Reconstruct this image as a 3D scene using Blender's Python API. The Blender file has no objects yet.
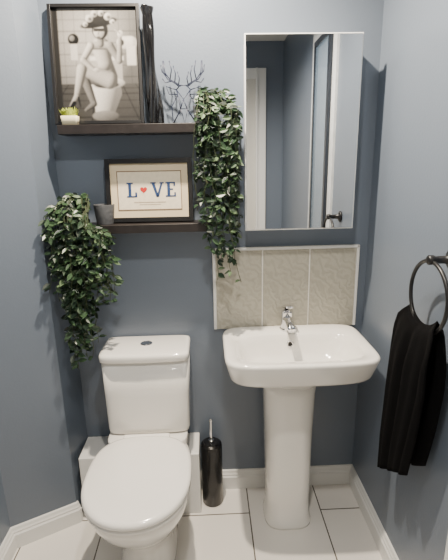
import bpy, math, random
import numpy as np
from mathutils import Matrix, Vector
random.seed(7)
scene=bpy.context.scene
COL=bpy.context.collection
def s2l(c):
    c=c/255.0
    return c/12.92 if c<=0.04045 else ((c+0.055)/1.055)**2.4
def rgb(r,g,b): return (s2l(r),s2l(g),s2l(b),1)
def mat(name,col,rough=0.5,metal=0.0,bump=0.0,bscale=50.0,var=0.0,vscale=5.0,coat=0.0,spec=0.5):
    m=bpy.data.materials.new(name); m.use_nodes=True
    nt=m.node_tree; b=nt.nodes['Principled BSDF']
    b.inputs['Base Color'].default_value=col
    b.inputs['Roughness'].default_value=rough
    b.inputs['Metallic'].default_value=metal
    b.inputs['Specular IOR Level'].default_value=spec
    if coat: b.inputs['Coat Weight'].default_value=coat; b.inputs['Coat Roughness'].default_value=0.05
    tc=nt.nodes.new('ShaderNodeTexCoord')
    if bump:
        n=nt.nodes.new('ShaderNodeTexNoise'); n.inputs['Scale'].default_value=bscale; n.inputs['Detail'].default_value=4
        nt.links.new(tc.outputs['Object'],n.inputs['Vector'])
        bp=nt.nodes.new('ShaderNodeBump'); bp.inputs['Strength'].default_value=bump; bp.inputs['Distance'].default_value=0.01
        nt.links.new(n.outputs['Fac'],bp.inputs['Height']); nt.links.new(bp.outputs['Normal'],b.inputs['Normal'])
    if var:
        n=nt.nodes.new('ShaderNodeTexNoise'); n.inputs['Scale'].default_value=vscale; n.inputs['Detail'].default_value=3
        nt.links.new(tc.outputs['Object'],n.inputs['Vector'])
        r=nt.nodes.new('ShaderNodeValToRGB')
        r.color_ramp.elements[0].position=0.3; r.color_ramp.elements[1].position=0.7
        r.color_ramp.elements[0].color=tuple(c*(1-var) for c in col[:3])+(1,)
        r.color_ramp.elements[1].color=tuple(min(1,c*(1+var)) for c in col[:3])+(1,)
        nt.links.new(n.outputs['Fac'],r.inputs['Fac']); nt.links.new(r.outputs['Color'],b.inputs['Base Color'])
    return m
def mesh(name,verts,faces,m=None,smooth=False,loc=None):
    me=bpy.data.meshes.new(name); me.from_pydata([tuple(v) for v in verts],[],faces); me.update()
    import bmesh
    bm=bmesh.new(); bm.from_mesh(me); bmesh.ops.recalc_face_normals(bm,faces=bm.faces); bm.to_mesh(me); bm.free()
    if smooth:
        for p in me.polygons: p.use_smooth=True
    o=bpy.data.objects.new(name,me); COL.objects.link(o)
    if m: me.materials.append(m)
    if loc: o.location=loc
    return o
def box(name,x0,x1,y0,y1,z0,z1,m,bev=0.0,seg=3):
    cx,cy,cz=(x0+x1)/2,(y0+y1)/2,(z0+z1)/2
    a,b,c=abs(x1-x0)/2,abs(y1-y0)/2,abs(z1-z0)/2
    v=[(i*a,j*b,k*c) for i in(-1,1) for j in(-1,1) for k in(-1,1)]
    f=[(0,1,3,2),(4,6,7,5),(0,4,5,1),(2,3,7,6),(0,2,6,4),(1,5,7,3)]
    o=mesh(name,v,f,m,loc=(cx,cy,cz))
    if bev:
        md=o.modifiers.new('bev','BEVEL'); md.width=bev; md.segments=seg; md.limit_method='ANGLE'
        for p in o.data.polygons: p.use_smooth=True
        md.harden_normals=True
    return o
def loft(name,rings,m,cap0=True,cap1=True,smooth=True,sub=0):
    n=len(rings[0]); v=[p for r in rings for p in r]; f=[]
    for i in range(len(rings)-1):
        for j in range(n):
            k=(j+1)%n; f.append((i*n+j,i*n+k,(i+1)*n+k,(i+1)*n+j))
    if cap0: f.append(tuple(range(n))[::-1])
    if cap1: f.append(tuple((len(rings)-1)*n+j for j in range(n)))
    o=mesh(name,v,f,m,smooth)
    return o
def lathe(name,prof,center,m,n=40,cap0=True,cap1=True):
    cx,cy,cz=center
    rings=[[(cx+r*math.cos(2*math.pi*j/n),cy+r*math.sin(2*math.pi*j/n),cz+z) for j in range(n)] for r,z in prof]
    o=loft(name,rings,m,cap0,cap1); 
    md=o.modifiers.new('es','EDGE_SPLIT'); md.split_angle=math.radians(40)
    return o
def tubemesh(pts,rad,n=8,closed=False):
    pts=[Vector(p) for p in pts]; N=len(pts)
    if not isinstance(rad,(list,tuple)): rad=[rad]*N
    V=[];F=[]; prev=None
    for i,p in enumerate(pts):
        if closed: t=pts[(i+1)%N]-pts[i-1]
        else: t=pts[min(i+1,N-1)]-pts[max(i-1,0)]
        t.normalize()
        if prev is None:
            a=Vector((0,0,1)) if abs(t.z)<0.9 else Vector((1,0,0))
            u=t.cross(a).normalized()
        else:
            u=(prev-t*prev.dot(t)).normalized()
        prev=u; w=t.cross(u)
        for j in range(n):
            an=2*math.pi*j/n
            V.append(p+(u*math.cos(an)+w*math.sin(an))*rad[i])
    R=N if closed else N-1
    for i in range(R):
        for j in range(n):
            k=(j+1)%n; i2=(i+1)%N
            F.append((i*n+j,i*n+k,i2*n+k,i2*n+j))
    if not closed:
        F.append(tuple(range(n))[::-1]); F.append(tuple((N-1)*n+j for j in range(n)))
    return V,F
def tube(name,pts,rad,m,n=12,closed=False):
    V,F=tubemesh(pts,rad,n,closed); return mesh(name,V,F,m,True)
def tubes(name,lines,rad,m,n=6):
    V=[];F=[]
    for l in lines:
        v,f=tubemesh(l,rad,n); b=len(V); V+=v; F+=[tuple(i+b for i in q) for q in f]
    return mesh(name,V,F,m,True)
def group(name,parts,loc=(0,0,0)):
    e=bpy.data.objects.new(name,None); COL.objects.link(e); e.empty_display_size=0.05
    e.location=loc
    for p in parts:
        p.parent=e; p.matrix_parent_inverse=Matrix.Translation(Vector(loc)).inverted()
    return e
def srect(cx,yf,yb,hw,z,e=6.0,n=64,ef=None,bow=0.0):
    cy=(yf+yb)/2; hd=abs(yf-yb)/2; r=[]
    for j in range(n):
        a=2*math.pi*j/n; c,s=math.cos(a),math.sin(a)
        ex=e if (s>0 or ef is None) else ef
        x=math.copysign(abs(c)**(2/ex),c); y=math.copysign(abs(s)**(2/ex),s)
        yy=cy+hd*y
        if y<0: yy-=bow*(1-x*x)
        r.append((cx+hw*x,yy,z))
    return r
def egg(cx,yf,yb,yc,hw,z,ef=2.15,eb=3.2,n=64):
    r=[]
    for j in range(n):
        a=2*math.pi*j/n; c,s=math.cos(a),math.sin(a)
        if s>0: x=math.copysign(abs(c)**(2/eb),c); y=yc+(yb-yc)*abs(s)**(2/eb)
        else: x=math.copysign(abs(c)**(2/ef),c); y=yc-(yc-yf)*abs(s)**(2/ef)
        r.append((cx+hw*x,y,z))
    return r

# ---------------- materials
WALL=mat('blue_grey_paint',rgb(104,114,128),0.33,bump=0.05,bscale=120)
WHITE=mat('white_gloss_trim',rgb(226,226,224),0.3)
CEIL=mat('ceiling_white',rgb(215,215,212),0.8)
CER=mat('white_ceramic',rgb(240,237,231),0.1,coat=0.7)
PLAST=mat('white_seat_plastic',rgb(242,239,234),0.16,coat=0.5)
CHROME=mat('chrome',(0.8,0.8,0.82,1),0.08,metal=1)
BLACK=mat('black_satin',rgb(22,22,24),0.35)
GLOSSB=mat('black_gloss_glaze',rgb(14,14,16),0.12,coat=0.5)
SHELF=mat('dark_wood_shelf',rgb(34,30,30),0.4,var=0.25,vscale=30)
BRUSH=mat('black_canister',rgb(14,14,16),0.22)
TOWEL=mat('black_towel_cloth',rgb(9,9,11),0.95,bump=0.6,bscale=500,spec=0.1)
MIRROR=mat('mirror_glass',(0.86,0.87,0.88,1),0.01,metal=1)
CABW=mat('cabinet_white',rgb(225,226,226),0.3)
DARK=mat('dark_hole',rgb(18,18,18),0.5)

def floor_mat():
    m=bpy.data.materials.new('white_floor_tiles'); m.use_nodes=True; nt=m.node_tree; b=nt.nodes['Principled BSDF']
    tc=nt.nodes.new('ShaderNodeTexCoord')
    sx=nt.nodes.new('ShaderNodeSeparateXYZ'); cb=nt.nodes.new('ShaderNodeCombineXYZ')
    nt.links.new(tc.outputs['Object'],sx.inputs[0])
    ax=nt.nodes.new('ShaderNodeMath'); ax.operation='ADD'; ax.inputs[1].default_value=3.1-0.145
    ay=nt.nodes.new('ShaderNodeMath'); ay.operation='ADD'; ay.inputs[1].default_value=6.1+0.165
    nt.links.new(sx.outputs['X'],ax.inputs[0]); nt.links.new(sx.outputs['Y'],ay.inputs[0])
    nt.links.new(ay.outputs[0],cb.inputs['X']); nt.links.new(ax.outputs[0],cb.inputs['Y'])
    br=nt.nodes.new('ShaderNodeTexBrick'); br.offset=0.5; br.offset_frequency=2
    br.inputs['Scale'].default_value=1; br.inputs['Brick Width'].default_value=0.61; br.inputs['Row Height'].default_value=0.31
    br.inputs['Mortar Size'].default_value=0.0028; br.inputs['Mortar Smooth'].default_value=0.1
    br.inputs['Color1'].default_value=rgb(230,226,220); br.inputs['Color2'].default_value=rgb(225,221,215)
    br.inputs['Mortar'].default_value=rgb(100,94,88)
    nt.links.new(cb.outputs[0],br.inputs['Vector']); nt.links.new(br.outputs['Color'],b.inputs['Base Color'])
    b.inputs['Roughness'].default_value=0.16
    bp=nt.nodes.new('ShaderNodeBump'); bp.invert=True; bp.inputs['Strength'].default_value=0.4; bp.inputs['Distance'].default_value=0.002
    nt.links.new(br.outputs['Fac'],bp.inputs['Height']); nt.links.new(bp.outputs['Normal'],b.inputs['Normal'])
    return m
FLOOR=floor_mat()
def tile_mat():
    m=bpy.data.materials.new('taupe_embossed_tile'); m.use_nodes=True; nt=m.node_tree; b=nt.nodes['Principled BSDF']
    tc=nt.nodes.new('ShaderNodeTexCoord')
    wv=nt.nodes.new('ShaderNodeTexWave'); wv.wave_type='BANDS'; wv.bands_direction='DIAGONAL'; wv.inputs['Scale'].default_value=14; wv.inputs['Distortion'].default_value=11; wv.inputs['Detail'].default_value=2.5; wv.inputs['Detail Scale'].default_value=1.6
    nt.links.new(tc.outputs['Object'],wv.inputs['Vector'])
    r=nt.nodes.new('ShaderNodeValToRGB'); r.color_ramp.elements[0].color=rgb(172,168,155); r.color_ramp.elements[1].color=rgb(181,177,163)
    nt.links.new(wv.outputs['Fac'],r.inputs['Fac']); nt.links.new(r.outputs['Color'],b.inputs['Base Color'])
    bp=nt.nodes.new('ShaderNodeBump'); bp.inputs['Strength'].default_value=0.45; bp.inputs['Distance'].default_value=0.003
    nt.links.new(wv.outputs['Fac'],bp.inputs['Height']); nt.links.new(bp.outputs['Normal'],b.inputs['Normal'])
    b.inputs['Roughness'].default_value=0.2
    return m
TILE=tile_mat()

# ---------------- room
ZC=2.4; YR=-2.3; XR=0.645
box('floor',-1.0,0.9,YR-0.1,0.1,-0.05,0,FLOOR)
o=bpy.data.objects['floor']; o.data.transform(Matrix.Translation(o.location)); o.location=(0,0,0)
box('ceiling',-1.0,0.9,YR-0.1,0.1,ZC,ZC+0.05,CEIL)
box('wall_back',-0.95,XR+0.1,0,0.08,0,ZC,WALL)
box('wall_right',XR,XR+0.1,YR,0,0,ZC,WALL)
box('wall_rear',-0.95,XR+0.1,YR-0.08,YR,0,ZC,WALL)
LP=[(-0.565,0.0),(-0.59,-0.16),(-0.812,-0.28),(-0.812,YR)]
def offset_poly(P,d):
    out=[]
    for i,p in enumerate(P):
        ns=[]
        for a,b in ((i-1,i),(i,i+1)):
            if a<0 or b>=len(P): continue
            t=Vector((P[b][0]-P[a][0],P[b][1]-P[a][1])).normalized(); ns.append(Vector((-t.y,t.x)))
        if len(ns)==1: n=ns[0]; k=1
        else:
            n=(ns[0]+ns[1]).normalized(); k=1/max(0.3,n.dot(ns[0]))
        out.append((p[0]+n.x*d*k,p[1]+n.y*d*k))
    return out
def sweep(name,P,prof,m,closeprof=True):
    cols=[]
    for d,z in prof:
        Q=offset_poly(P,d); cols.append([(q[0],q[1],z) for q in Q])
    n=len(prof); N=len(P); V=[cols[j][i] for i in range(N) for j in range(n)]; F=[]
    for i in range(N-1):
        for j in range(n):
            k=(j+1)%n; F.append((i*n+j,i*n+k,(i+1)*n+k,(i+1)*n+j))
    F.append(tuple(range(n))); F.append(tuple((N-1)*n+j for j in range(n)))
    return mesh(name,V,F,m)
sweep('wall_left',LP,[(0,0),(0,ZC),(-0.06,ZC),(-0.06,0)],WALL)
BB=[(0,0),(0.018,0),(0.018,0.062),(0.013,0.068),(0.013,0.074),(0.009,0.08),(0.006,0.09),(0.002,0.094),(0,0.094)]
sweep('baseboard_left',[(-0.588,-0.153),(-0.59,-0.16),(-0.812,-0.28),(-0.812,YR)],BB,WHITE)
sweep('baseboard_back',[(-0.062,0.0),(XR,0.0)],[(-d,z) for d,z in BB],WHITE)
sweep('baseboard_right',[(XR,-0.76),(XR,-0.0)],BB,WHITE)
box('pipe_boxing',-0.563,-0.064,-0.152,-0.0005,0,0.298,WHITE,0.004)
def downlight(name,x,y,power,ang=140,r=0.035,col=(1,0.92,0.80)):
    ring=lathe('bezel',[(0.045,0),(0.045,-0.006),(0.032,-0.004),(0.03,0.0)],(0,0,0),CHROME,cap0=False,cap1=False)
    ld=bpy.data.lights.new('lamp','SPOT'); ld.energy=power; ld.spot_size=math.radians(ang); ld.spot_blend=0.6; ld.shadow_soft_size=r; ld.color=col
    lo=bpy.data.objects.new('lamp',ld); COL.objects.link(lo); lo.location=(0,0,-0.02)
    e=bpy.data.objects.new(name,None); COL.objects.link(e); e.location=(x,y,ZC)
    ring.parent=e; lo.parent=e
downlight('added_fill_lamp',-0.08,-0.42,205,165,0.022,(1,0.86,0.68))
downlight('added_fill_lamp',0.05,-1.15,62,150,0.04,(1,0.93,0.83))  # added fill lamp for the toilet and front, no known fixture here
downlight('added_fill_lamp',-0.1,-1.9,12,150,0.06)  # weak fill added behind the camera, its bezel and lamp are invented

DOORC=mat('cream_door_paint',rgb(205,203,196),0.35)
group('door_1',[box('jamb_right',0.43,0.50,YR,YR+0.03,0,2.2,WHITE,0.004),box('jamb_left',-0.42,-0.34,YR,YR+0.03,0,2.2,WHITE,0.004),
  box('jamb_bead',0.415,0.432,YR,YR+0.045,0,2.2,WHITE,0.004),
  box('head',-0.34,0.43,YR,YR+0.03,2.12,2.2,WHITE,0.004),box('leaf',-0.34,0.415,YR,YR+0.012,0.0,2.12,DOORC)])
SHT=mat('shower_wall_tile',rgb(215,219,221),0.25,bump=0.3,bscale=40,var=0.08,vscale=12)
GL=bpy.data.materials.new('shower_glass'); GL.use_nodes=True; g=GL.node_tree.nodes['Principled BSDF']
g.inputs['Base Color'].default_value=rgb(130,150,170); g.inputs['Roughness'].default_value=0.1; g.inputs['Alpha'].default_value=0.45
SHF=mat('shower_frame_metal',rgb(44,50,60),0.3,metal=0.3)
group('shower_enclosure',[box('tile_panel',XR-0.012,XR,-1.25,-0.765,0,ZC,SHT),
  box('post_near',XR-0.03,XR-0.012,-0.86,-0.83,0,2.1,SHF),box('post_far',XR-0.03,XR-0.012,-1.15,-1.12,0,2.1,SHF),
  box('top_rail',XR-0.03,XR-0.012,-1.12,-0.86,2.07,2.1,SHF),box('glass_pane',XR-0.026,XR-0.02,-1.12,-0.86,0.05,2.07,GL)])

# ---------------- mirror cabinet
group('mirror_cabinet',[box('carcass',0.145,0.535,-0.1,-0.0005,1.228,1.872,CABW,0.002),
  box('door_panel',0.138,0.540,-0.118,-0.101,1.222,1.880,CABW,0.002),
  box('mirror_face',0.142,0.536,-0.1205,-0.1165,1.226,1.876,MIRROR,0.001)])

# ---------------- splashback
GROUT=mat('white_grout',rgb(232,230,224),0.7)
parts=[box('grout_bed',0.018,0.605,-0.0095,-0.0003,0.795,1.135,GROUT)]
x0=0.027
for w in (0.1865,0.1865,0.187):
    parts.append(box('tile_%d'%len(parts),x0,x0+w,-0.0125,-0.008,0.795,1.125,TILE,0.0012)); x0+=w+0.0055
parts.append(box('trim_left',0.014,0.0245,-0.016,-0.0003,0.795,1.138,WHITE,0.002))
parts.append(box('trim_right',0.599,0.610,-0.016,-0.0003,0.795,1.138,WHITE,0.002))
parts.append(box('trim_top',0.014,0.610,-0.016,-0.0003,1.128,1.139,WHITE,0.002))
group('tiled_splashback',parts)

# ---------------- basin
cx=0.320
R=[]
for z,hw,yf,yb,e in [(0.62,0.075,-0.24,-0.03,3),(0.66,0.11,-0.27,-0.02,3.5),(0.688,0.185,-0.315,-0.017,4.5),(0.708,0.242,-0.352,-0.017,5.5),(0.717,0.255,-0.364,-0.017,6),(0.727,0.261,-0.37,-0.017,6),
   (0.79,0.274,-0.386,-0.017,7),(0.799,0.2745,-0.387,-0.017,7),(0.805,0.270,-0.383,-0.02,7),(0.806,0.263,-0.377,-0.025,7)]:
    R.append(srect(cx,yf,yb,hw,z,e,96,bow=0.012*hw/0.266))
for z,hw,yf,yb,e,bow in [(0.804,0.234,-0.354,-0.105,5,0.01),(0.798,0.227,-0.348,-0.111,5,0.01),(0.77,0.21,-0.333,-0.119,4.5,0.01),(0.73,0.188,-0.312,-0.128,4,0.008),(0.705,0.155,-0.285,-0.145,3.5,0.004),(0.695,0.1,-0.25,-0.17,3,0),(0.692,0.03,-0.225,-0.195,2.2,0)]:
    R.append(srect(cx,yf,yb,hw,z,e,96,bow=bow))
basin=loft('bowl',R,CER)
P=[]
for z,hw,yf,yb in [(0,0.098,-0.265,-0.07),(0.012,0.098,-0.265,-0.07),(0.03,0.091,-0.256,-0.07),(0.1,0.089,-0.25,-0.07),(0.4,0.095,-0.25,-0.06),(0.6,0.101,-0.255,-0.05),(0.68,0.106,-0.262,-0.05)]:
    P.append(srect(cx-0.016,yf,yb,hw,z,3.2,64))
ped=loft('pedestal',P,CER)
n=24
V,F=tubemesh([(cx-0.006+0.011*math.cos(2*math.pi*i/n),-0.1215+0.003*math.sin(2*math.pi*i/n),0.765+0.011*math.sin(2*math.pi*i/n)) for i in range(n)],0.003,8,True)
ovr=mesh('overflow_ring',V,F,CHROME,True)
ovd=mesh('overflow_hole',[(cx-0.006+0.010*math.cos(2*math.pi*i/n),-0.123+0.003*math.sin(2*math.pi*i/n),0.765+0.010*math.sin(2*math.pi*i/n)) for i in range(n)],[tuple(range(n))],DARK)
dr=lathe('drain',[(0.03,0),(0.03,0.004),(0.02,0.006),(0.001,0.004)],(cx,-0.21,0.691),CHROME)
tx,ty=cx-0.011,-0.062
tb=lathe('tap_body',[(0.028,0),(0.028,0.007),(0.024,0.011),(0.0225,0.055),(0.024,0.07),(0.023,0.082),(0.012,0.086)],(tx,ty,0.804),CHROME)
sp=[]
for i in range(9):
    t=i/8; y=ty-0.005-0.105*t; z=0.852+0.012*math.sin(t*math.pi*0.9)-0.012*t*t
    w=0.019-0.004*t; h=0.015-0.005*t
    sp.append([(tx+w*math.cos(2*math.pi*j/24),y,z+h*math.sin(2*math.pi*j/24)) for j in range(24)])
spo=loft('tap_spout',sp,CHROME)
aer=lathe('tap_aerator',[(0.01,0),(0.01,0.012),(0.008,0.014)],(tx,ty-0.098,0.836),CHROME)
lv=[]
for i in range(8):
    t=i/7; y=ty+0.02-0.08*t; z=0.893+0.007*math.sin(t*3.14)+0.024*t
    w=0.021-0.007*t if i else 0.01; h=0.010-0.006*t if i else 0.004
    lv.append([(tx+w*math.cos(2*math.pi*j/24),y,z+h*math.sin(2*math.pi*j/24)) for j in range(24)])
lev=loft('tap_lever',lv,CHROME)
group('pedestal_basin',[basin,ped,ovr,ovd,dr])
group('basin_mixer_tap',[tb,spo,aer,lev])

# ---------------- toilet
tc_=-0.263
pr=[]
for z,hw,yf,yb,yc in [(0,0.105,-0.50,-0.17,-0.34),(0.02,0.105,-0.50,-0.17,-0.34),(0.05,0.098,-0.492,-0.17,-0.34),(0.14,0.096,-0.49,-0.17,-0.34),(0.2,0.11,-0.515,-0.17,-0.36),(0.26,0.138,-0.565,-0.168,-0.38),(0.31,0.160,-0.608,-0.166,-0.40),(0.35,0.170,-0.632,-0.165,-0.41),(0.385,0.175,-0.643,-0.165,-0.415),(0.398,0.173,-0.642,-0.166,-0.415)]:
    pr.append(egg(tc_,yf,yb,yc,hw,z,2.2,4.0))
pan=loft('pan',pr,CER)
deck=loft('pan_deck',[srect(tc_,-0.24,-0.02,0.13,0.305,6),srect(tc_,-0.245,-0.018,0.15,0.34,6),srect(tc_,-0.245,-0.018,0.158,0.418,6),srect(tc_,-0.24,-0.02,0.155,0.424,6)],CER)
seat=loft('seat',[egg(tc_,-0.652,-0.235,-0.44,0.176,0.401,2.15,3),egg(tc_,-0.657,-0.23,-0.44,0.179,0.405,2.15,3),egg(tc_,-0.657,-0.23,-0.44,0.179,0.415,2.15,3),egg(tc_,-0.653,-0.232,-0.44,0.176,0.419,2.15,3)],PLAST)
lid=loft('lid',[egg(tc_,-0.655,-0.225,-0.44,0.177,0.423,2.15,3),egg(tc_,-0.662,-0.222,-0.44,0.182,0.427,2.15,3),egg(tc_,-0.662,-0.222,-0.44,0.182,0.436,2.15,3),egg(tc_,-0.657,-0.226,-0.44,0.178,0.443,2.15,3),egg(tc_,-0.645,-0.235,-0.44,0.168,0.446,2.15,3),egg(tc_,-0.58,-0.28,-0.44,0.12,0.449,2.1,3),egg(tc_,-0.48,-0.38,-0.43,0.04,0.4505,2,2.4)],PLAST)
hinge=box('seat_hinge',tc_-0.09,tc_+0.09,-0.235,-0.205,0.424,0.442,PLAST,0.006)
tq=-0.258
cis=loft('cistern',[srect(tq,-0.175,-0.02,0.150,0.425,9,96,bow=0.004),srect(tq,-0.186,-0.015,0.161,0.432,9,96,bow=0.006),srect(tq,-0.187,-0.012,0.163,0.45,10,96,bow=0.006),srect(tq,-0.192,-0.012,0.165,0.6,10,96,bow=0.006),srect(tq,-0.195,-0.012,0.167,0.742,10,96,bow=0.006)],CER)
cl=loft('cistern_lid',[srect(tq,-0.194,-0.012,0.166,0.742,10,96,bow=0.006),srect(tq,-0.203,-0.008,0.171,0.746,10,96,bow=0.007),srect(tq,-0.204,-0.008,0.172,0.766,10,96,bow=0.007),srect(tq,-0.200,-0.01,0.169,0.774,10,96,bow=0.007),srect(tq,-0.19,-0.018,0.16,0.777,10,96,bow=0.006)],CER)
btn=lathe('flush_button',[(0.024,0),(0.024,0.004),(0.021,0.006),(0.019,0.004),(0.017,0.004),(0.016,0.006),(0.001,0.007)],(tq,-0.1,0.776),CHROME)
group('toilet',[pan,deck,seat,lid,hinge,cis,cl,btn])

# ---------------- toilet brush
bx,by=-0.012,-0.08
group('toilet_brush',[lathe('canister',[(0.044,0),(0.046,0.004),(0.046,0.285),(0.044,0.295),(0.034,0.30),(0.033,0.304),(0.008,0.307)],(bx,by,0),BRUSH),
  lathe('handle',[(0.0055,0.30),(0.0055,0.4),(0.0075,0.402),(0.0075,0.41),(0.003,0.415)],(bx,by,0),CHROME,20),
  lathe('collar',[(0.012,0.304),(0.012,0.312),(0.006,0.316)],(bx,by,0),CHROME,24)])

# ---------------- shelves
box('floating_shelf',-0.51,0.02,-0.112,-0.0003,1.572,1.603,SHELF,0.0015)
box('floating_shelf.001',-0.51,0.02,-0.112,-0.0003,1.222,1.253,SHELF,0.0015)

# ---------------- art print 1 (photograph of seated figure, printed flat)
W,H=0.312,0.395
NX,NY=208,256
U,Vv=np.meshgrid(np.linspace(0,1,NX),np.linspace(0,1,NY))
asp=H/W
img=np.zeros((NY,NX,3))
def c3(r,g,b): return np.array([s2l(r),s2l(g),s2l(b)])
Vd=1-Vv
base=c3(150,146,138)
img[:]=base*(0.35+0.95*np.clip(1-((U-0.3)**2+(Vd-0.2)**2)*2.2,0,1))[...,None]
for k in range(1,9):
    img[np.abs(Vd-k*0.1)<0.004]*=0.6
    if k<8: img[(np.abs(U-k*0.13)<0.005)&(Vd<0.66)]*=0.7
fl=Vd>0.66
img[fl]=c3(74,69,64)
gx=((U-0.55)/(Vd-0.25+1e-6)*2.6)
img[(np.abs((gx%1)-0.5)<0.035)&fl]*=0.35
for k in (0.70,0.75,0.81,0.88,0.96): img[(np.abs(Vd-k)<0.005)]*=0.45
def sm(d,w=0.008): return np.clip(0.5-d/w,0,1)
def put(mask,color,shade=1.0):
    global img
    col=np.asarray(color)
    s=shade if np.isscalar(shade) else shade[...,None]
    img=img*(1-mask[...,None])+(col*s)*mask[...,None]
def cap(p,q,r1,r2,color,amb=0.10,light=(-0.75,-0.5)):
    px,py=U,Vd*asp; ax,ay=p[0],p[1]*asp; bx_,by_=q[0],q[1]*asp
    dx,dy=bx_-ax,by_-ay; L2=dx*dx+dy*dy+1e-9
    t=np.clip(((px-ax)*dx+(py-ay)*dy)/L2,0,1)
    rx=px-(ax+t*dx); ry=py-(ay+t*dy); d=np.hypot(rx,ry); r=r1+(r2-r1)*t
    k=np.clip(d/r,0,1); nz=np.sqrt(1-k*k*0.98)
    nx=rx/r; ny=ry/r
    sh=amb+(1-amb)*np.clip(nz*0.5+nx*light[0]*0.95+ny*light[1]*0.6,0,1.25)
    put(sm(d-r),color,sh)
def ell(c,rx,ry,color,ang=0,amb=0.3):
    px,py=U-c[0],(Vd-c[1])*asp; a=math.radians(ang)
    x=px*math.cos(a)+py*math.sin(a); y=-px*math.sin(a)+py*math.cos(a)
    k=np.hypot(x/rx,y/ry); put(sm((k-1)*min(rx,ry)),color,amb+(1-amb)*np.clip(0.8-0.6*(x/rx)-0.5*(y/ry),0,1.3)*0.8)
def rect(u0,u1,v0,v1,color):
    m=sm(np.maximum(np.maximum(u0-U,U-u1),np.maximum(v0-Vd,Vd-v1)),0.006); put(m,color)
skin=c3(226,214,200); dk=c3(22,20,19); wh=c3(236,232,224)
rect(0.0,0.07,-0.1,1.1,c3(40,36,33))
ell((0.24,0.27),0.065,0.065,dk); ell((0.225,0.26),0.03,0.03,c3(150,142,132)); rect(0.2,0.28,0.31,0.45,c3(200,194,184))
cap((0.82,0.30),(0.92,0.30),0.07,0.07,wh,0.5); ell((0.81,0.3),0.028,0.035,dk); rect(0.86,0.97,0.33,0.5,c3(205,199,190))
rect(0.44,0.8,0.44,0.64,c3(166,160,151)); rect(0.42,0.82,0.42,0.455,c3(215,209,200))
cap((0.6,0.74),(0.57,0.9),0.18,0.12,wh,0.2); ell((0.57,0.95),0.16,0.06,c3(150,144,135)); ell((0.6,0.655),0.22,0.065,wh)
ell((0.6,0.67),0.15,0.04,c3(50,44,40))
cap((0.6,0.63),(0.34,0.60),0.085,0.062,skin*0.45); cap((0.34,0.60),(0.44,0.84),0.058,0.036,skin*0.4); cap((0.44,0.84),(0.34,0.895),0.035,0.02,skin*0.4)
cap((0.62,0.60),(0.60,0.47),0.12,0.088,skin*0.75); cap((0.60,0.48),(0.56,0.34),0.088,0.112,skin*0.85)
cap((0.44,0.325),(0.67,0.325),0.045,0.045,skin*0.8)
cap((0.64,0.63),(0.32,0.53),0.1,0.066,skin); cap((0.32,0.53),(0.24,0.77),0.062,0.034,skin*0.95); cap((0.24,0.77),(0.16,0.86),0.034,0.018,skin*0.95)
cap((0.255,0.78),(0.275,0.865),0.010,0.007,dk); cap((0.2,0.83),(0.15,0.875),0.024,0.014,dk)
cap((0.67,0.33),(0.77,0.46),0.046,0.036,skin*0.5); cap((0.77,0.46),(0.79,0.25),0.036,0.024,skin*0.65)
ell((0.795,0.225),0.034,0.038,skin); cap((0.785,0.215),(0.74,0.19),0.011,0.009,skin)
cap((0.44,0.33),(0.34,0.45),0.044,0.035,skin); cap((0.34,0.45),(0.46,0.535),0.035,0.024,skin); ell((0.49,0.54),0.038,0.026,skin*0.8)
cap((0.56,0.31),(0.56,0.23),0.04,0.036,skin*0.5)
ell((0.56,0.19),0.095,0.105,c3(38,34,31)); ell((0.545,0.2),0.064,0.078,skin*0.9)
rect(0.485,0.61,0.175,0.203,dk)
ell((0.54,0.252),0.022,0.009,c3(60,44,40)); cap((0.54,0.205),(0.535,0.222),0.007,0.011,skin*0.75)
ell((0.55,0.13),0.22,0.048,c3(30,27,25),-10); ell((0.57,0.085),0.11,0.07,c3(40,36,33),-8)
for a,b,r in ((0.44,0.09,.045),(0.5,0.05,.04),(0.58,0.045,.035),(0.66,0.075,.045),(0.71,0.12,.03),(0.39,0.14,.03)): 
    ell((a,b),r,r*0.9,wh*0.8); ell((a+.008,b+.005),r*0.45,r*0.4,c3(100,92,84))
img*= (1-0.6*np.clip(((U-0.5)**2+(Vd-0.45)**2)*1.7,0,1))[...,None]
for _ in range(3):
    img=(img+np.roll(img,1,0)+np.roll(img,-1,0)+np.roll(img,1,1)+np.roll(img,-1,1))/5
rs=np.random.RandomState(3); img*=(1+0.25*(rs.rand(NY,NX,1)-0.5))
g_=img.mean(axis=2,keepdims=True); img=(g_*np.array([1.05,1.0,0.94])*0.92+img*0.08)*0.72
PRM=bpy.data.materials.new('monochrome_photo_print'); PRM.use_nodes=True; nt=PRM.node_tree; b=nt.nodes['Principled BSDF']
at=nt.nodes.new('ShaderNodeVertexColor'); at.layer_name='Col'; nt.links.new(at.outputs['Color'],b.inputs['Base Color']); b.inputs['Roughness'].default_value=0.35
iw,ih=W-0.02,H-0.02
vs=[((U[j,i]-0.5)*iw,0,(Vv[j,i])*ih+0.010) for j in range(NY) for i in range(NX)]
fs=[(j*NX+i,j*NX+i+1,(j+1)*NX+i+1,(j+1)*NX+i) for j in range(NY-1) for i in range(NX-1)]
pr_=mesh('photo_print',vs,fs,PRM); pr_.location=(0,-0.009,0)
ca=pr_.data.color_attributes.new('Col','FLOAT_COLOR','POINT')
arr=np.ones((NY*NX,4),dtype=np.float32); arr[:,:3]=img.reshape(-1,3); ca.data.foreach_set('color',arr.ravel())
def frame_parts(W,H,fw,d,m):
    return [box('frame_left',-W/2,-W/2+fw,-d,0,0,H,m,0.001),box('frame_right',W/2-fw,W/2,-d,0,0,H,m,0.001),box('frame_top',-W/2+fw,W/2-fw,-d,0,H-fw,H,m,0.001),box('frame_bottom',-W/2+fw,W/2-fw,-d,0,0,fw,m,0.001),box('backing',-W/2+0.003,W/2-0.003,-0.007,-0.001,0.003,H-0.003,m)]
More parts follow.
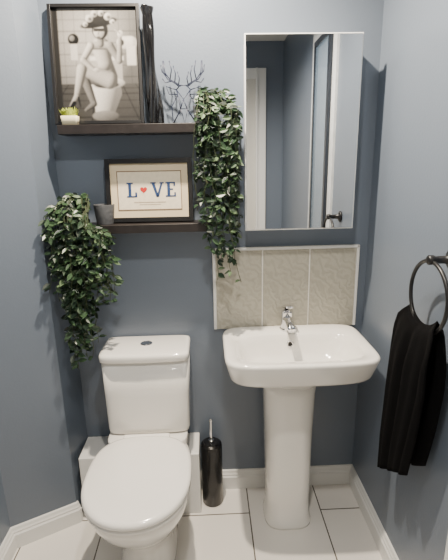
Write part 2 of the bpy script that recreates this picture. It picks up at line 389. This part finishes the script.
e=group('framed_photo_print',frame_parts(W,H,0.011,0.02,BLACK)+[pr_])
e.location=(-0.372,-0.052,1.606); e.rotation_euler=(math.radians(-7.0),0,0)

# ---------------- LOVE frame
W2,H2=0.322,0.232
CREAM=mat('cream_mat_card',rgb(214,198,166),0.6); PAPER=mat('print_paper',rgb(228,216,192),0.6,var=0.06,vscale=60)
RULE=mat('brown_rule',rgb(120,95,75),0.6); NAVY=mat('navy_ink',rgb(38,62,104),0.5,var=0.4,vscale=90); RED=mat('red_ink',rgb(190,40,36),0.5); 
pp=frame_parts(W2,H2,0.017,0.018,BLACK)
pp.append(box('cream_mat',-W2/2+0.016,W2/2-0.016,-0.009,-0.007,0.016,H2-0.016,CREAM))
pp.append(box('paper',-0.118,0.118,-0.0098,-0.0088,0.045,H2-0.045,PAPER))
for i,(a,b_,c,d_) in enumerate([(-0.12,0.12,H2-0.047,H2-0.044),(-0.12,0.12,0.044,0.047),(-0.12,-0.117,0.044,H2-0.044),(0.117,0.12,0.044,H2-0.044)]):
    pp.append(box('rule_%d'%i,a,b_,-0.0106,-0.0095,c,d_,RULE))
def flat(name,polys,m,y=-0.0108):
    V=[];F=[]
    for p in polys:
        b0=len(V); V+=[(x,y,z) for x,z in p]; F.append(tuple(range(b0,len(V))))
    return mesh(name,V,F,m)
def R4(a,b,c,d): return [(a,c),(b,c),(b,d),(a,d)]
z0,z1=0.092,0.146; s=0.005
xl=-0.085
pp.append(flat('letter_L',[R4(xl,xl+0.024,z1-s,z1),R4(xl+0.006,xl+0.017,z0+s,z1-s),R4(xl,xl+0.038,z0,z0+s),R4(xl+0.031,xl+0.038,z0+s,z0+0.018)],NAVY))
xv=0.006
pp.append(flat('letter_V',[[(xv+0.003,z1-s),(xv+0.019,z0),(xv+0.028,z0),(xv+0.014,z1-s)],[(xv+0.019,z0),(xv+0.028,z0),(xv+0.043,z1-s),(xv+0.036,z1-s)],R4(xv-0.002,xv+0.018,z1-s,z1),R4(xv+0.032,xv+0.048,z1-s,z1)],NAVY))
xe=0.06
pp.append(flat('letter_E',[R4(xe,xe+0.036,z1-s,z1),R4(xe+0.006,xe+0.017,z0+s,z1-s),R4(xe,xe+0.038,z0,z0+s),R4(xe+0.017,xe+0.028,0.117,0.122),R4(xe+0.032,xe+0.038,z0+s,z0+0.016),R4(xe+0.030,xe+0.036,z1-0.015,z1-s)],NAVY))
hp=[]
for i in range(32):
    t=2*math.pi*i/32; hp.append((-0.022+0.0008*16*math.sin(t)**3,0.119+0.0008*(13*math.cos(t)-5*math.cos(2*t)-2*math.cos(3*t)-math.cos(4*t))))
pp.append(flat('heart',[hp],RED))
pp.append(flat('caption',[R4(-0.06,0.06,0.072,0.0735),R4(-0.04,0.04,0.064,0.0652)],RULE))
e=group('framed_love_print',pp); e.location=(-0.215,-0.045,1.2555); e.rotation_euler=(math.radians(-5),0,0)

# ---------------- tall black vase
rings=[]
for i in range(70):
    t=i/69; z=0.372*t
    r=0.024-0.011*t+0.003*math.sin(t*9)
    if t>0.94: r+=(t-0.94)*0.12
    rings.append([(-0.174+(-0.013*t)+r*(1+0.22*math.cos(3*a-7*t))*math.cos(a),-0.066+r*(1+0.22*math.cos(3*a-7*t))*math.sin(a),1.6035+z) for a in [2*math.pi*j/48 for j in range(48)]])
v=loft('tall_twisted_vase',rings,GLOSSB)

# ---------------- wire stag head
def SP(u,v_,d=0): return (-0.147+(u-157)/43*0.142,-0.05-d,1.81-(v_-58)*0.00318)
L=[]
def ml(pts): L.append([SP(*p) for p in pts])
head=[(172,87,0.01),(176,83,0.02),(183,83,0.02),(187,87,0.01),(184.5,98,0.03),(183,108,0.045),(176,108,0.045),(174.5,98,0.03)]
ml(head+[head[0]])
ml([(172,87,.01),(179.5,98,.04),(187,87,.01)]); ml([(179.5,98,.04),(176,108,.045)]); ml([(179.5,98,.04),(183,108,.045)])
ml([(172,87,.01),(161,83,.0),(164,91,.005),(173.5,92,.01)]); ml([(187,87,.01),(198,83,.0),(195,91,.005),(185.5,92,.01)])
nk=[(173,92,0),(166,104,0),(167,122,0),(180,122.5,0.02),(192,122,0),(193,104,0),(186,92,0)]
ml(nk); ml([(176,108,.03),(167,122,0)]); ml([(183,108,.03),(192,122,0)]); ml([(176,108,.03),(180,122.5,.02),(183,108,.03)]); ml([(167,122,0),(192,122,0)])
for sgn in (-1,1):
    def A(dx,y,d=0.0): return (179.5+sgn*dx,y,d)
    for off in (0,2.0):
        ml([A(3+off,83),A(8+off,79),A(14+off,76),A(19+off*.9,69),A(20+off*.3,57)])
    ml([A(9,79),A(8,70),A(10,62)]); ml([A(14,76),A(12,66),A(14,57)]); ml([A(17,72),A(22,68),A(23,61)]); ml([A(5,81),A(4,75),A(6,68)]); ml([A(12,77.5),A(19,79),A(22,75)])
NV=mat('navy_wire',rgb(40,46,66),0.4,metal=0.2)
wires=tubes('wire_head',L,0.0020,NV)
sb=box('stand',-0.105,-0.045,-0.075,-0.03,1.6035,1.6075,NV,0.001)
group('wire_stag_ornament',[wires,sb])

# ---------------- small succulent
POTW=mat('cream_pot',rgb(214,206,176),0.5); SUC=mat('yellow_green_succulent',rgb(160,172,66),0.6,var=0.3,vscale=80); SOIL=mat('soil',rgb(50,38,30),0.9)
pot=loft('cube_pot',[srect(-0.468,-0.107,-0.077,0.026,1.6035,8,48),srect(-0.468,-0.110,-0.075,0.029,1.632,8,48),srect(-0.468,-0.108,-0.077,0.027,1.633,8,48),srect(-0.468,-0.106,-0.079,0.025,1.628,8,48)],POTW)
V=[];F=[]
for i in range(150):
    a=random.uniform(0,6.28); r=random.uniform(0,0.024); th=random.uniform(0.1,0.9)
    bx_=Vector((-0.468+r*math.cos(a),-0.092+0.5*r*math.sin(a),1.629)); d=Vector((math.cos(a)*th*0.8,math.sin(a)*th*0.3,1)).normalized(); l=random.uniform(0.018,0.036)
    sd=Vector((-math.sin(a),math.cos(a),0))*0.005; b0=len(V)
    V+=[bx_-sd*0.5,bx_+sd*0.5,bx_+d*l*0.5+sd,bx_+d*l,bx_+d*l*0.5-sd]; F.append((b0,b0+1,b0+2,b0+3,b0+4))
group('potted_succulent',[pot,mesh('succulent_leaves',V,F,SUC)])

# ---------------- trailing ivy plants
LM=[mat('ivy_leaf_a',rgb(40,60,40),0.38),mat('ivy_leaf_b',rgb(54,77,51),0.36),mat('ivy_leaf_c',rgb(84,104,74),0.38),mat('ivy_leaf_d',rgb(24,38,28),0.42)]
STEM=mat('ivy_stem',rgb(56,66,40),0.6)
def leaf(V,F,MI,p,d,nrm,l,w):
    d=d.normalized(); s_=d.cross(nrm)
    if s_.length<1e-3: s_=d.cross(Vector((1,0,0)))
    s_.normalize(); n_=s_.cross(d).normalized()
    b0=len(V)
    V+= [p, p+d*l*0.3+s_*w*0.42+n_*0.002, p+d*l*0.62+s_*w*0.4+n_*0.001, p+d*l-n_*0.003, p+d*l*0.62-s_*w*0.4+n_*0.001, p+d*l*0.3-s_*w*0.42+n_*0.002, p+d*l*0.45-n_*0.002]
    for a,b_ in ((0,1),(1,2),(2,3),(3,4),(4,5),(5,0)): F.append((b0+a,b0+b_,b0+6))
    k=random.choices([0,1,2,3],[4,4,2,2.5])[0]; MI+= [k]*6
def ivy(origin,hang,pot_parts,clampf,seed,leafstep=0.014,rz=0.05,lmax=0.04):
    random.seed(seed); V=[];F=[];MI=[];ST=[]
    O=Vector(origin)
    for (hx,hy,ze) in hang:
        zt=O.z+random.uniform(0.0,rz)
        pts=[]
        H0=Vector((hx,hy,O.z-0.03))
        for i in range(7):
            t=i/6; p=O.lerp(H0,t); p.z=O.z+(zt-O.z)*math.sin(math.pi*min(1,t*1.1))*1.0-0.03*t*t; pts.append(p)
        L_=O.z-0.03-ze; n=max(2,int(L_/0.03)); dx=0;dy=0
        for i in range(1,n+1):
            dx+=random.uniform(-0.011,0.011); dy+=random.uniform(-0.005,0.005)
            pts.append(Vector((hx+dx,hy+dy,O.z-0.03-L_*i/n)))
        pts=[clampf(p) for p in pts]
        ST.append(pts)
        for i in range(1,len(pts)):
            a=pts[i-1]; b_=pts[i]; seg=(b_-a).length; m_=max(1,int(seg/leafstep+random.random()))
            for k in range(m_):
                p=a.lerp(b_,(k+random.random())/m_)
                for sd in (0,1):
                    if random.random()<0.22: continue
                    an=random.uniform(0,6.283)
                    out=Vector((math.cos(an),math.sin(an)*0.7-0.25,random.uniform(-0.9,0.3)))
                    nr=Vector((random.uniform(-.5,.5),-0.8+random.uniform(-.4,.4),0.6+random.uniform(-.5,.5)))
                    l=random.uniform(0.026,lmax)
                    tip=p+out.normalized()*l
                    if (clampf(tip)-tip).length>0.001: continue
                    leaf(V,F,MI,p,out,nr,l,l*random.uniform(0.46,0.6))
    lo=mesh('ivy_leaves',V,F,None,False)
    for m_ in LM: lo.data.materials.append(m_)
    for p,k in zip(lo.data.polygons,MI): p.material_index=k
    st=tubes('ivy_stems',ST,0.0011,STEM,5)
    group('trailing_ivy_plant',pot_parts+[lo,st])
GREY=mat('grey_pot',rgb(84,86,90),0.6,bump=0.2,bscale=80)
def potp(x,y,z,r,h,m):
    return [lathe('pot',[(r*0.8,0),(r*0.82,0.002),(r,h-0.004),(r,h),(r*0.9,h),(r*0.86,h-0.012)],(x,y,z),m,32,cap1=False),lathe('soil',[(r*0.86,h-0.014),(r*0.1,h-0.010)],(x,y,z),SOIL,24)]
def clL(p):
    q=p.copy(); q.y=min(q.y,-0.012); q.y=max(q.y,-0.24)
    xm=-0.555-0.02*min(1,max(0,(-q.y)/0.16))
    if q.y<-0.165: xm-=min(0.03,(-q.y-0.165)*1.5)
    q.x=max(q.x,xm)
    if 1.20<q.z<1.258 and q.x>-0.515 and q.y>-0.118: q.y=-0.12
    if q.z>1.25 and q.x>-0.43 and q.y<-0.04: q.x=-0.43
    if q.z<0.80 and q.x>-0.445: q.x=-0.445
    return q
random.seed(12); hang=[]
for i in range(54):
    hx=random.uniform(-0.58,-0.355); hy=random.uniform(-0.20,-0.125)
    if hx<-0.525: hy=random.uniform(-0.20,-0.05)
    t=(hx+0.58)/0.225
    full=np.interp(t,[0,0.15,0.4,0.55,0.75,1],[1.04,0.88,0.68,0.74,0.88,0.99])
    fr=random.random()**0.7
    hang.append((hx,hy,1.28-(1.28-float(full))*(0.3+0.7*fr)))
ivy((-0.47,-0.06,1.325),hang,potp(-0.385,-0.064,1.2535,0.038,0.072,GREY),clL,5,0.026)
def clR(p):
    q=p.copy(); q.y=min(q.y,-0.014); q.y=max(q.y,-0.2)
    if q.x>0.132: q.x=0.132
    if q.z>1.49 and q.x<-0.04: q.x=-0.04
    if q.z<1.53 and q.x<-0.05: q.x=-0.05
    if q.x<0.024 and q.y>-0.118 and (1.565<q.z<1.608 or 1.215<q.z<1.258): q.y=-0.122
    return q
hang=[]
for i in range(40):
    hx=random.uniform(-0.03,0.115); hy=random.uniform(-0.17,-0.12) if hx<0.035 else random.uniform(-0.16,-0.04)
    t=(hx+0.03)/0.145
    full=np.interp(t,[0,0.25,0.5,0.75,1],[1.28,1.14,1.0,0.98,1.2])
    fr=random.random()**0.75
    hang.append((hx,hy,1.6-(1.6-float(full))*(0.2+0.8*fr)))
ivy((0.0,-0.06,1.67),hang,potp(-0.012,-0.058,1.6035,0.03,0.06,GREY),clR,9,0.026,0.05,0.036)

# ---------------- towel ring and towel
yc,zc,RR,xr=-0.612,1.105,0.098,0.588
ring=tube('ring',[(xr,yc+RR*math.sin(2*math.pi*i/64),zc+RR*math.cos(2*math.pi*i/64)) for i in range(64)],0.0055,BLACK,12,True)
def lathex(name,prof,c,m,n=32):
    rings=[[(c[0]-x,c[1]+r*math.cos(2*math.pi*j/n),c[2]+r*math.sin(2*math.pi*j/n)) for j in range(n)] for r,x in prof]
    return loft(name,rings,m)
ros=lathex('rosette',[(0.026,0.0003),(0.026,0.007),(0.022,0.010),(0.011,0.012),(0.010,0.05),(0.013,0.053),(0.013,0.066),(0.009,0.069)],(XR,yc,zc+RR+0.004),BLACK)
group('towel_ring',[ring,ros])
rows=[];NS=48
def lerp(a,b,t): return a+(b-a)*t
def towel_row(t,side):
    yl=float(np.interp(t,[0,0.06,0.15,0.4,0.8,1],[-0.530,-0.475,-0.45,-0.432,-0.428,-0.435]))
    yr=float(np.interp(t,[0,0.06,0.15,0.4,0.7,1],[-0.672,-0.688,-0.694,-0.694,-0.67,-0.64]))
    r=[]
    for i in range(NS+1):
        s_=i/NS; y=lerp(yl,yr,s_)
        y0=lerp(-0.535,-0.685,s_); ztop=zc-math.sqrt(RR**2-(y0-yc)**2)+0.010
        zbot=lerp(0.43,0.56,s_)+ (0.03 if side<0 else 0)
        z=lerp(ztop,zbot,t)
        amp=0.010*min(1,t*5)
        x=xr-side*(0.011+0.010*min(1,t*4))+amp*math.sin(s_*17+1.2*t+ (0.5 if side>0 else 2))*0.8+0.005*math.sin(s_*31+3*t)*min(1,t*4)
        r.append((min(x,XR-0.004),y,z))
    return r
T=[1-i/30 for i in range(30)]
for t in T: rows.append(towel_row(t,1))
top=[(xr,p[1],p[2]+0.008) for p in towel_row(0,1)]; rows.append(top)
for t in T[::-1]: rows.append(towel_row(t,-1))
V=[p for r in rows for p in r]; F=[]
for i in range(len(rows)-1):
    for j in range(NS): F.append((i*(NS+1)+j,i*(NS+1)+j+1,(i+1)*(NS+1)+j+1,(i+1)*(NS+1)+j))
tw=mesh('hand_towel',V,F,TOWEL,True)
md=tw.modifiers.new('s','SOLIDIFY'); md.thickness=0.004; md.offset=0

# ---------------- world, camera
w=bpy.data.worlds.new('World'); scene.world=w; w.use_nodes=True; w.node_tree.nodes['Background'].inputs[0].default_value=(0.5,0.5,0.52,1); w.node_tree.nodes['Background'].inputs[1].default_value=0.3
cd=bpy.data.cameras.new('camera'); co=bpy.data.objects.new('camera',cd); COL.objects.link(co)
Rm=(Matrix.Rotation(math.radians(-2.0),3,'Z')@Matrix.Rotation(math.radians(75),3,'X')@Matrix.Rotation(math.radians(-1.1),3,'Z'))
co.matrix_world=Matrix.Translation((0,-1.7,1.46))@Rm.to_4x4()
cd.sensor_width=36; cd.lens=430*36/560; cd.clip_start=0.02
scene.camera=co
